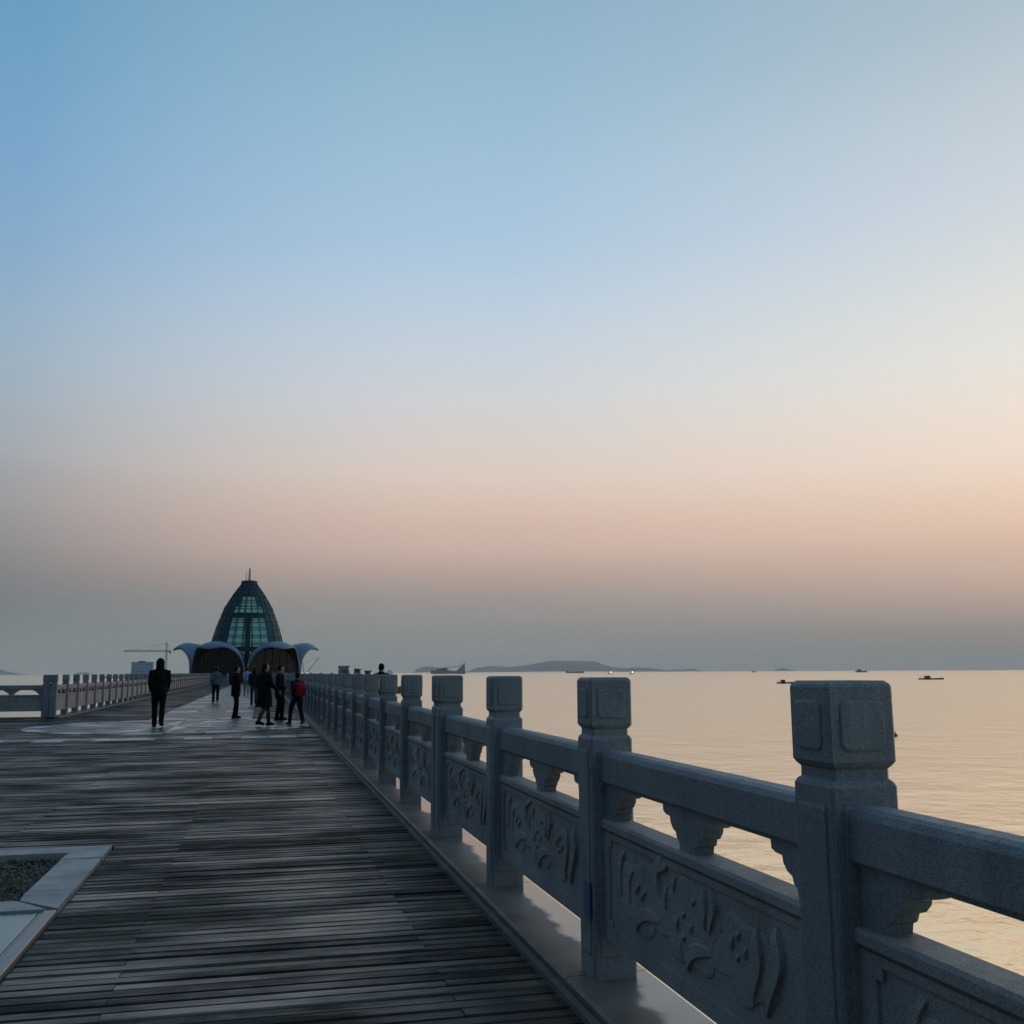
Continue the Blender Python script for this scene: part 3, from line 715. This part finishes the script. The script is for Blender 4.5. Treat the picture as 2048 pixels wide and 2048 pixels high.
def person(label, loc, face, H, stride=0.12, arm=0.1, bend=0.15, coat='black', hem=0.80, flare=0.0, legs='black', shoes='sole', hood=False, longhair=False, backpack=None, scarf=False, bare=False, pocket=False, turn=0.0, lean=0.0):
    t = thing('person', label, 'person', loc, face, 'people walking on the pier')
    s = H/1.70
    S = lambda p: (p[0]*s, p[1]*s, p[2]*s)
    def fin(b, name, mt, parent=t, vox=0.012):
        b.v = [S(p) for p in b.v]
        o = b.build(name, M[mt], parent, smooth=True)
        md = o.modifiers.new('skin', 'REMESH'); md.mode = 'VOXEL'; md.voxel_size = vox*s; md.use_smooth_shade = True
        sm = o.modifiers.new('soft', 'SMOOTH'); sm.factor = 0.5; sm.iterations = 2
        return o
    hips, knees, ankles, toes = [], [], [], []
    for sd_, st in ((-1, stride), (1, -stride)):
        hp = Vector((sd_*0.09, 0, 0.90)); an = Vector((sd_*0.085, st, 0.085 + (0.05 if st < -0.05 else 0)))
        kn = (hp+an)/2 + Vector((sd_*0.005, 0.035+abs(st)*0.12, 0.02))
        hips.append(hp); knees.append(kn); ankles.append(an); toes.append(an + Vector((sd_*0.025, 0.155, -0.05 - (0.03 if st < -0.05 else 0))))
    arms = []
    for sd_, ar in ((-1, -arm), (1, arm)):
        sh = Vector((sd_*0.185, 0, 1.385)); el = Vector((sd_*0.218, ar*0.6-0.02, 1.12))
        wr = Vector((sd_*0.20, ar+bend, 0.90+abs(bend)*0.35)) if not pocket else Vector((sd_*0.175, 0.07, 0.93))
        arms.append((sh, el, wr))
    hz = 1.585; lo = lean
    # body: one surface
    b = MB()
    ovals(b, [(0.84,0.10,0.09,0,0),(0.90,0.165,0.115,0,0),(0.98,0.165,0.11,0,0),(1.07,0.14,0.10,0,lo*0.3),(1.2,0.155,0.11,0,lo*0.5),(1.33,0.17,0.105,0,lo*0.8),(1.41,0.13,0.08,0,lo),(1.455,0.062,0.06,0,lo),(1.53,0.054,0.058,0,0.012+lo)])
    ct, stt = math.cos(turn), math.sin(turn)
    def hd(x, y, z): return (x*ct-y*stt, x*stt+y*ct+0.018+lo, z)
    def headfn(q, d):
        if d.z < -0.2: q.x *= 1-0.30*(-d.z-0.2); q.y += 0.010*(-d.z)
        x, y = q.x*ct-q.y*stt, q.x*stt+q.y*ct
        return Vector((x, y, q.z))
    b.ell((0, 0.018+lo, hz), (0.074, 0.093, 0.115), 18, 12, headfn)
    b.tube([hd(0, 0.088, hz+0.018), hd(0, 0.104, hz-0.012), hd(0, 0.088, hz-0.024)], [0.008, 0.013, 0.008], 8)     # nose
    b.tube([hd(-0.024, 0.084, hz-0.052), hd(0, 0.092, hz-0.05), hd(0.024, 0.084, hz-0.052)], 0.008, 6)               # mouth
    b.tube([hd(-0.05, 0.074, hz+0.026), hd(0, 0.086, hz+0.030), hd(0.05, 0.074, hz+0.026)], 0.010, 6)                # brow
    b.ell(hd(0, 0.07, hz-0.095), (0.03, 0.022, 0.02), 8, 6)
    for sd_ in (-1, 1): b.ell(hd(sd_*0.076, -0.002, hz-0.005), (0.012, 0.02, 0.032), 8, 6)
    for hp, kn, an, to in zip(hips, knees, ankles, toes):
        b.tube([hp+Vector((0,0,0.03)), hp*0.6+kn*0.4, kn, kn*0.65+an*0.35+Vector((0,-0.012,0)), an, an+Vector((0,-0.01,-0.03))], [0.085, 0.078, 0.056, 0.055, 0.04, 0.045], 12)
        b.tube([an+Vector((0,-0.05,-0.045)), an+Vector((0,0.04,-0.04)), to], [0.034, 0.042, 0.03], 10)
    for sh, el, wr in arms:
        b.tube([sh+Vector((-sh.x*0.25,0,0.01)), sh, el, el*0.5+wr*0.5, wr], [0.05, 0.052, 0.04, 0.037, 0.027], 12)
        d = (wr-el).normalized(); sgn = 1 if sh.x > 0 else -1
        dn = (d+Vector((0, 0.15, -0.5))).normalized(); side = Vector((0, 1, 0)); side = (side-dn*side.dot(dn)).normalized()
        pc = wr+dn*0.045
        b.tube([wr, pc, wr+dn*0.085], [0.024, 0.034, 0.030], 10, 0.55)
        for i, (off, ln) in enumerate(((-0.028,0.062),(-0.009,0.074),(0.010,0.07),(0.028,0.055))):
            r_ = wr+dn*0.082+side*off; b.tube([r_, r_+dn*ln*0.5, r_+dn*ln*0.95+Vector((-sgn*0.014, 0, 0))], [0.010, 0.009, 0.007], 6)
        b.tube([wr+dn*0.03+side*0.026, wr+dn*0.055+side*0.052, wr+dn*0.088+side*0.058], [0.013, 0.011, 0.008], 6)
    body = fin(b, 'body', 'skin', vox=0.0085)
    # eyes, set as small dark lenses on the face
    eb = MB()
    for sd_ in (-1, 1): eb.ell(hd(sd_*0.030, 0.083, hz+0.004), (0.011, 0.006, 0.006), 8, 6)
    eb.v = [S(p) for p in eb.v]; eb.build('eyes', M['hair'], body, smooth=True)
    # trousers or stockings
    b = MB()
    if not bare:
        ovals(b, [(0.83,0.11,0.10,0,0),(0.90,0.182,0.13,0,0),(1.0,0.178,0.124,0,0),(1.04,0.165,0.115,0,0)])
    for hp, kn, an in zip(hips, knees, ankles):
        b.tube([hp+Vector((0,0,0.03)), hp*0.6+kn*0.4, kn, kn*0.5+an*0.5, an+Vector((0,0,-0.01))], [0.098, 0.094, 0.074, 0.068, 0.062] if not bare else [0.09,0.084,0.062,0.061,0.046], 12)
    fin(b, 'trousers' if not bare else 'stockings', legs)
    for an, to in zip(ankles, toes):
        b = MB(); b.tube([an+Vector((0,-0.075,-0.04)), an+Vector((0,0.03,-0.03)), an*0.35+to*0.65+Vector((0,0,0.0)), to+Vector((0,0.015,0))], [0.042, 0.052, 0.044, 0.032], 12)
        b.tube([an+Vector((0,-0.01,-0.04)), an+Vector((0,0,0.035))], [0.05, 0.047], 10); fin(b, 'shoe', shoes)
    # coat
    b = MB(); f_ = flare
    ovals(b, [(hem,0.195+f_,0.145+f_,0,0),(hem+0.06,0.195+f_*0.9,0.148+f_*0.9,0,0)] + [(z,rx,ry,0,lo*q) for z,rx,ry,q in ((0.98,0.195+f_*0.35,0.145+f_*0.3,0),(1.10,0.182,0.135,0.3),(1.24,0.192,0.140,0.5),(1.34,0.200,0.132,0.8),(1.40,0.165,0.108,1),(1.45,0.098,0.088,1),(1.485,0.085,0.083,1))])
    for sh, el, wr in arms:
        b.tube([sh+Vector((-sh.x*0.35,0,0.0)), sh+Vector((0,0,0.01)), el, el*0.4+wr*0.6, wr+(wr-el).normalized()*(0.0 if not pocket else 0.05)], [0.07, 0.078, 0.066, 0.060, 0.052], 12)
    if hood:
        b.ell((0, -0.005+lo, hz+0.012), (0.108, 0.118, 0.142), 18, 12)
        ovals(b, [(1.42,0.12,0.10,0,-0.01+lo),(1.5,0.105,0.105,0,-0.01+lo),(1.56,0.105,0.11,0,-0.01+lo)])
    fin(b, 'coat', coat)
    if not hood:
        b = MB()
        def hairfn(q, d):
            if d.y > 0.15 and d.z < 0.45: q *= 0.80
            x, y = q.x*ct-q.y*stt, q.x*stt+q.y*ct
            return Vector((x, y, q.z))
        b.ell((0, 0.006+lo, hz+0.024), (0.089, 0.106, 0.112), 18, 12, hairfn)
        if longhair: b.tube([hd(0,-0.06,hz+0.02), hd(0,-0.085,hz-0.1), hd(0,-0.10,hz-0.22), hd(0,-0.115,hz-0.34)], [0.075, 0.082, 0.074, 0.035], 12, 0.6)
        fin(b, 'hair', 'hair')
    if scarf:
        b = MB(); ovals(b, [(1.40,0.115,0.11,0,0.01+lo),(1.44,0.125,0.118,0,0.012+lo),(1.49,0.10,0.1,0,0.01+lo)]); b.tube([(0.05,0.125,1.43),(0.055,0.155,1.30),(0.05,0.155,1.15)],[0.035,0.04,0.035],10,0.4); fin(b, 'scarf', 'scarf')
    if backpack:
        b = MB(); b.rings([[(x, y, z) for x, y in ((-w,-0.13),(w,-0.13),(w+0.005,-0.13-d),(w*0.7,-0.15-d*1.15),(-w*0.7,-0.15-d*1.15),(-w-0.005,-0.13-d))] for w, d, z in ((0.12,0.06,0.93),(0.17,0.12,0.97),(0.175,0.13,1.15),(0.16,0.11,1.30),(0.11,0.06,1.37))])
        for sd_ in (-1, 1): b.tube([(sd_*0.11,-0.14,1.33),(sd_*0.12,0.0,1.435),(sd_*0.125,0.14,1.32),(sd_*0.15,0.13,1.12),(sd_*0.16,-0.10,1.0)], 0.022, 8)
        fin(b, 'backpack', backpack)
    return t
N = 0.0
person('hooded person all in black walking alone by the compass paving', (-2.55, 28.3, 0.0), 0.05, 1.76, stride=0.10, coat='black', hem=0.80, legs='black', hood=True, pocket=True)
person('person in a grey teal jacket and dark trousers beyond the compass paving', (-1.98, 49.5, 0.0), 0.1, 1.66, stride=0.14, coat='tealcoat', hem=0.88, legs='charcoal', shoes='whiteshoe')
person('bareheaded person in a black jacket standing side-on beyond the compass paving', (-0.72, 32.9, 0.0), -1.35, 1.61, stride=0.05, coat='black', hem=0.72, legs='black', pocket=True, turn=0.1)
person('person in a pale blue top and pale trousers far down the pier', (-0.82, 67.0, 0.0), 0.2, 1.72, stride=0.12, coat='paleblue', hem=0.90, legs='palegrey', shoes='whiteshoe')
person('person in a dark jacket and blue jeans behind the long coated one', (-0.25, 46.5, 0.0), 0.0, 1.62, stride=0.12, coat='navy', hem=0.90, legs='denim', longhair=True)
person('long haired person in a flared black coat striding in bare-looking legs', (0.12, 28.2, 0.0), -1.0, 1.65, stride=0.22, coat='black', hem=0.52, flare=0.07, legs='stocking', shoes='black', longhair=True, bare=True, arm=0.16)
person('person in black with a pale scarf, face turned towards the sea', (0.58, 31.4, 0.0), -1.9, 1.63, stride=0.05, coat='black', hem=0.70, legs='black', scarf=True, turn=0.3)
person('child with a red backpack and green shoes beside the balustrade', (0.98, 28.5, 0.0), 0.55, 1.40, stride=0.26, coat='charcoal', hem=0.86, legs='navy', shoes='green', backpack='red', arm=0.2)
person('person whose head shows above the balustrade on the sea side', (3.31, 29.0, -0.04), 0.4, 1.67, stride=0.04, coat='charcoal', hem=0.8, legs='black', pocket=True)

# ================================================================== BOATS AND FAR THINGS
def hull(L, B, Hh, sheer=0.35, bow=0.22):
    b = MB(); rs = []
    for i in range(13):
        t = i/12; x = -L/2 + L*t
        w = B/2*(1 if t < 1-bow else max(0.04, 1-((t-(1-bow))/bow)**1.7)) * (0.86+0.14*min(1, t/0.12))
        top = Hh*(1+sheer*max(0, (t-0.55)/0.45)**2 + 0.08*max(0, (0.2-t)/0.2)); xs_ = x + (L*0.05*max(0, (t-0.8)/0.2) if t > 0.8 else 0)
        rs.append([(x, -w*0.55, -Hh*0.35), (xs_, -w, Hh*0.2), (xs_, -w*1.03, top), (xs_, w*1.03, top), (xs_, w, Hh*0.2), (x, w*0.55, -Hh*0.35)])
    b.rings(rs); return b
def boat(label, pos, rz, L, B, Hh, mt='hulldark', cabin=(0.1, 0.28, 0.6, 1.4), cmat='white', mast=2.5, group='boats on the sea', name='motor_boat', extra=None, top=None):
    t = thing(name, label, 'boat', (pos[0], pos[1], SEA_Z), rz, group)
    hull(L, B, Hh).build('hull', M[mt], t)
    cx, cl, cw, ch = cabin; z0_ = Hh*0.95
    b = MB(); x0_, x1_, w = cx*L-cl*L/2, cx*L+cl*L/2, B*cw/2
    b.rings([[(x0_,-w,z0_),(x1_,-w,z0_),(x1_,w,z0_),(x0_,w,z0_)],[(x0_+0.03*ch,-w*0.96,z0_+ch*0.85),(x1_-0.22*ch,-w*0.92,z0_+ch*0.85),(x1_-0.22*ch,w*0.92,z0_+ch*0.85),(x0_+0.03*ch,w*0.96,z0_+ch*0.85)],[(x0_-0.1,-w,z0_+ch),(x1_-0.12*ch,-w,z0_+ch),(x1_-0.12*ch,w,z0_+ch),(x0_-0.1,w,z0_+ch)]])
    c_ = b.build('cabin', M[cmat], t)
    for s_ in (-1, 1):
        b = MB(); b.box(x0_+0.15*(x1_-x0_), x1_-0.35*(x1_-x0_), s_*w*0.99-0.03, s_*w*0.99+0.03, z0_+ch*0.42, z0_+ch*0.72); b.build('window', M['winglass'], c_)
    if mast:
        b = MB(); b.tube([(x0_-0.04*L, 0, z0_), (x0_-0.04*L, 0, z0_+mast)], [0.012*L*0.5+0.03, 0.03], 6); b.tube([(x0_-0.04*L, 0, z0_+mast*0.5), (x0_-0.30*L, 0, z0_+mast*0.85)], 0.05, 5); b.build('mast', M['crane'], t)
    if extra: extra(t)
    return t
boat('long low fishing boat with cabins lying off the nearest post cap', azp(35.9, 671), R(-40), 13.5, 2.6, 0.8, 'hullrust', (-0.12, 0.26, 0.6, 1.5), 'hullrust', 2.2)
boat('small dark fishing boat close beside the nearest post cap', azp(28.6, 485), R(-30), 7.0, 1.9, 0.6, 'hulldark', (-0.1, 0.3, 0.6, 1.1), 'hulldark', 1.2)
boat('tiny grey boat just under the horizon, right of the nearest post', azp(32.52, 2600), R(-20), 26, 6, 3.2, 'hullgrey', (-0.15, 0.35, 0.7, 4.5), 'hullgrey', 4)
boat('faint pale boat on the horizon between the two nearest posts', azp(27.0, 3300), R(30), 18, 5, 2.2, 'hullgrey', (0, 0.3, 0.6, 3), 'white', 3)
# float hidden half behind the nearest post
fl = thing('mooring_float', 'small orange float on the water showing beside the nearest post cap', 'float', azp(34.0, 101, SEA_Z))
b = MB(); b.lathe([(0.05, -0.15), (0.24, 0.0), (0.24, 0.14), (0.1, 0.26)], 14); b.build('float_body', M['orange'], fl, smooth=True)
b = MB(); b.tube([(0, 0, 0.22), (0.06, 0, 0.45)], 0.04, 6); b.build('lifting_ring', M['hulldark'], fl)
# cargo ship
def cargo(t):
    b = MB(); b.box(-12, 20, -5, 5, 4.4, 5.4); b.build('hatch_cover', M['hulldark'], t)
boat('long dark cargo ship low on the horizon under the big island', azp(17.24, 3400), R(-17), 57, 11, 4.6, 'hulldark', (-0.40, 0.14, 0.8, 4.5), 'hullgrey', 5, name='cargo_ship', extra=cargo)
# work ship with a raked ramp and a tall stern block
def worker(t):
    b = MB(); b.rings([[(-46,-8,8),(-22,-8,8),(-22,8,8),(-46,8,8)],[(-46,-8,20),(-30,-8,17),(-30,8,17),(-46,8,20)],[(-46,-7,31),(-44,-7,29),(-44,7,29),(-46,7,31)]]); b.build('stern_block', M['hullgrey'], t)
    b = MB(); b.tube([(-44, 0, 30), (-28, 0, 22), (-8, 0, 19), (18, 0, 18)], [0.9, 0.8, 0.8, 0.8], 6); b.build('ramp', M['hullgrey'], t)
    for x_ in (-40, -36, 20, 24, 28):
        b = MB(); b.box(x_, x_+2.2, -8.6, -8.05, 10.5, 12.5); b.build('lit_port', M['portlight'], t)
pl = bpy.data.materials.new('port_light'); pl.use_nodes = True; pb = pl.node_tree.nodes['Principled BSDF']; pb.inputs['Emission Color'].default_value = (1, 0.95, 0.85, 1); pb.inputs['Emission Strength'].default_value = 2.2; M['portlight'] = pl
boat('large grey work ship with a raked stern before the islands', azp(10.25, 3000), R(169), 96, 18, 8.5, 'hullgrey', (0.22, 0.36, 0.75, 9), 'hullgrey', 18, name='work_ship', extra=worker)
# two white sails
for lab, a in (('white sail near the horizon under the island slope', 19.2), ('lone white sail further along, by the low island', 20.39)):
    t = thing('sailing_boat', lab, 'boat', azp(a, 1900, SEA_Z), R(-20), 'sailing boats')
    hull(9, 2.6, 1.0).build('hull', M['white'], t)
    b = MB(); b.tube([(0.5, 0, 0.8), (0.9, 0, 13)], 0.09, 6); b.build('mast', M['crane'], t)
    b = MB(); b.rings([[(0.2, 0.03, 1.7), (-3.8, 0.35, 1.7), (-0.2, 0.5, 7), (0.8, 0.03, 12.6)], [(0.2, -0.03, 1.7), (-3.8, 0.29, 1.7), (-0.2, 0.44, 7), (0.8, -0.03, 12.6)]]); b.build('sail', M['sail'], t)
    b = MB(); b.ell((1.6, 0, 4.0), (1.1, 1.1, 1.1), 10, 8); b.build('deck_light', M['portlight'], t)
# harbour craft lying behind the balustrade
def derrick(t):
    b = MB(); b.tube([(-5, 0, 3), (8, 0, 19)], [0.35, 0.2], 6); b.tube([(-5, 0, 3), (-6, 0, 14)], 0.3, 6); b.tube([(-6, 0, 14), (8, 0, 19)], 0.08, 4); b.tube([(-6, 0, 14), (-16, 0, 13)], 0.12, 4); b.build('derrick', M['crane'], t)
    for x_ in (-7, -3, 1.5):
        b = MB(); b.ell((x_, -4.3, 5.2), (0.55, 0.4, 0.45), 10, 8); b.build('deck_light', M['portlight'], t)
boat('crane barge with a slanting derrick just right of the pavilion', azp(2.63, 900), R(5), 24, 8, 2.6, 'white', (-0.2, 0.4, 0.7, 4.0), 'white', 7, name='crane_barge', extra=derrick)
boat('boat with a boxy teal deckhouse behind the balustrade', azp(4.69, 420), R(10), 13, 4.6, 2.2, 'hulldark', (-0.1, 0.36, 0.95, 6.5), 'teal', 0)
boat('dark wooden boat with a ragged cabin next to the teal deckhouse', azp(5.29, 360), R(60), 8, 3.0, 1.7, 'hulldark', (-0.1, 0.28, 0.7, 5.6), 'hulldark', 6.2)
boat('dark wooden boat with a low cabin between the teal deckhouse and the onlooker', azp(5.83, 330), R(30), 8, 3.0, 1.6, 'hulldark', (0.0, 0.25, 0.7, 5.0), 'hulldark', 5.1)
wb = boat('white domed cabin boat beside the head over the balustrade', azp(7.07, 300), R(15), 7, 2.6, 1.6, 'hulldark', (-0.05, 0.3, 0.7, 4.4), 'white', 0)
b = MB(); b.ell((-0.3, 0, 6.0), (0.95, 0.8, 0.75), 16, 10); b.build('radar_dome', M['white'], wb, smooth=True)
# tower crane and cladded block on a quay
qy = MB(); qy.box(-60, 60, -20, 40, -3, 1.8); q_ = qy.build('quay', M['concrete'], loc=azp(-5.6, 1500, SEA_Z)); tag(q_, kind='structure')
tcn = thing('tower_crane', 'pale tower crane with a long level jib left of the pavilion', 'crane', azp(-4.88, 1500, SEA_Z+1.8))
def lattice(b, p, q, w, n_, r_=0.16):
    p, q = Vector(p), Vector(q); d = (q-p).normalized(); a = d.orthogonal().normalized(); c_ = d.cross(a)
    cs = [a*w+c_*w, -a*w+c_*w, -a*w-c_*w, a*w-c_*w]
    for o in cs: b.tube([p+o, q+o], r_, 4)
    for i in range(n_):
        for j in range(4):
            b.tube([p+(q-p)*(i/n_)+cs[j], p+(q-p)*((i+1)/n_)+cs[(j+1) % 4]], r_*0.7, 4)
b = MB(); lattice(b, (0, 0, 0), (0, 0, 34), 1.1, 12); b.build('mast', M['crane'], tcn)
b = MB(); lattice(b, (6, 0, 34.5), (-56, 0, 34.5), 0.8, 22); b.build('jib', M['crane'], tcn)
b = MB(); lattice(b, (0, 0, 34), (0, 0, 46), 0.7, 5); b.build('peak', M['crane'], tcn)
b = MB(); b.tube([(0, 0, 46), (-50, 0, 35.2)], 0.12, 4); b.tube([(0, 0, 46), (-26, 0, 35.2)], 0.12, 4); b.tube([(0, 0, 46), (5.5, 0, 35)], 0.12, 4); b.build('tie_bar', M['crane'], tcn)
b = MB(); b.box(3.5, 6.5, -1.2, 1.2, 31.5, 34); b.build('counterweight', M['concrete'], tcn)
blk = thing('harbour_building', 'pale blue cladded harbour building beneath the tower crane jib', 'building', azp(-6.02, 1500, SEA_Z+1.8))
b = MB(); b.box(-14, 14, -8, 8, 0, 18.5); b.build('wall', M['bluewall'], blk)
b = MB(); b.box(-14.6, 14.6, -8.6, 8.6, 18.5, 19.4); b.box(-6, 3, -4, 4, 19.4, 21); b.build('roof', M['concrete'], blk)
wme = MB().box(-1.6, 1.6, -0.06, 0.06, 0, 1.3).mesh('window', M['hullgrey'])
for i in range(6):
    for j in range(4): place('window', wme, blk, (-11.2+i*4.5, -8.03, 2.2+j*4.2))

# --- islands
def island(deg0, deg1, dist, hs, label=None):
    b = MB(); n_ = 46; rr = random.Random(int(deg0*100)); rs = []
    for r_ in range(7):
        v = r_/6; dd = dist + v*900; row = []
        for i in range(n_+1):
            t = i/n_; h = 0
            x_ = t*(len(hs)-1); k = min(int(x_), len(hs)-2); f = x_-k; f = f*f*(3-2*f); h = hs[k]*(1-f)+hs[k+1]*f
            h *= 1.22*max(0, math.sin(math.pi*min(1, v*0.78+0.02)))**0.8
            h += (rr.random()-0.5)*min(4, h*0.08)
            row.append(azp(deg0+(deg1-deg0)*t, dd, SEA_Z-9+h+4))
        rs.append(row)
    vs = [p for r_ in rs for p in r_]; fs = [(r_*(n_+1)+i, r_*(n_+1)+i+1, (r_+1)*(n_+1)+i+1, (r_+1)*(n_+1)+i) for r_ in range(6) for i in range(n_)]
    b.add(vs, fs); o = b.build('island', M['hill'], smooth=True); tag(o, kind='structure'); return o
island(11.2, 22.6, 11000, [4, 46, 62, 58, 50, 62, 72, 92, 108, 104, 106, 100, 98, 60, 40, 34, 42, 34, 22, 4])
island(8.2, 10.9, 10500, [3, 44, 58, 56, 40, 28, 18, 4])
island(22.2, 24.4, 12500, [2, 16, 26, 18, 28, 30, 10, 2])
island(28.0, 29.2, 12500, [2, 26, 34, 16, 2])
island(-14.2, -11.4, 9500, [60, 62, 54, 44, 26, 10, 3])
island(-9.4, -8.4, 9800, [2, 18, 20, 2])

# --- sea haze: closed box of even air around everything
b = MB(); b.box(-16000, 16000, -9000, 16000, SEA_Z-12.5, 190)
hm = bpy.data.materials.new('haze_air'); hm.use_nodes = True; t = hm.node_tree; t.nodes.clear()
pvn = t.nodes.new('ShaderNodeVolumePrincipled'); pvn.inputs['Color'].default_value = (1.0, 0.97, 0.92, 1); pvn.inputs['Density'].default_value = 6.5e-5; pvn.inputs['Anisotropy'].default_value = 0.0
om = t.nodes.new('ShaderNodeOutputMaterial'); t.links.new(pvn.outputs[0], om.inputs['Volume'])
tag(b.build('haze', hm), kind='stuff')
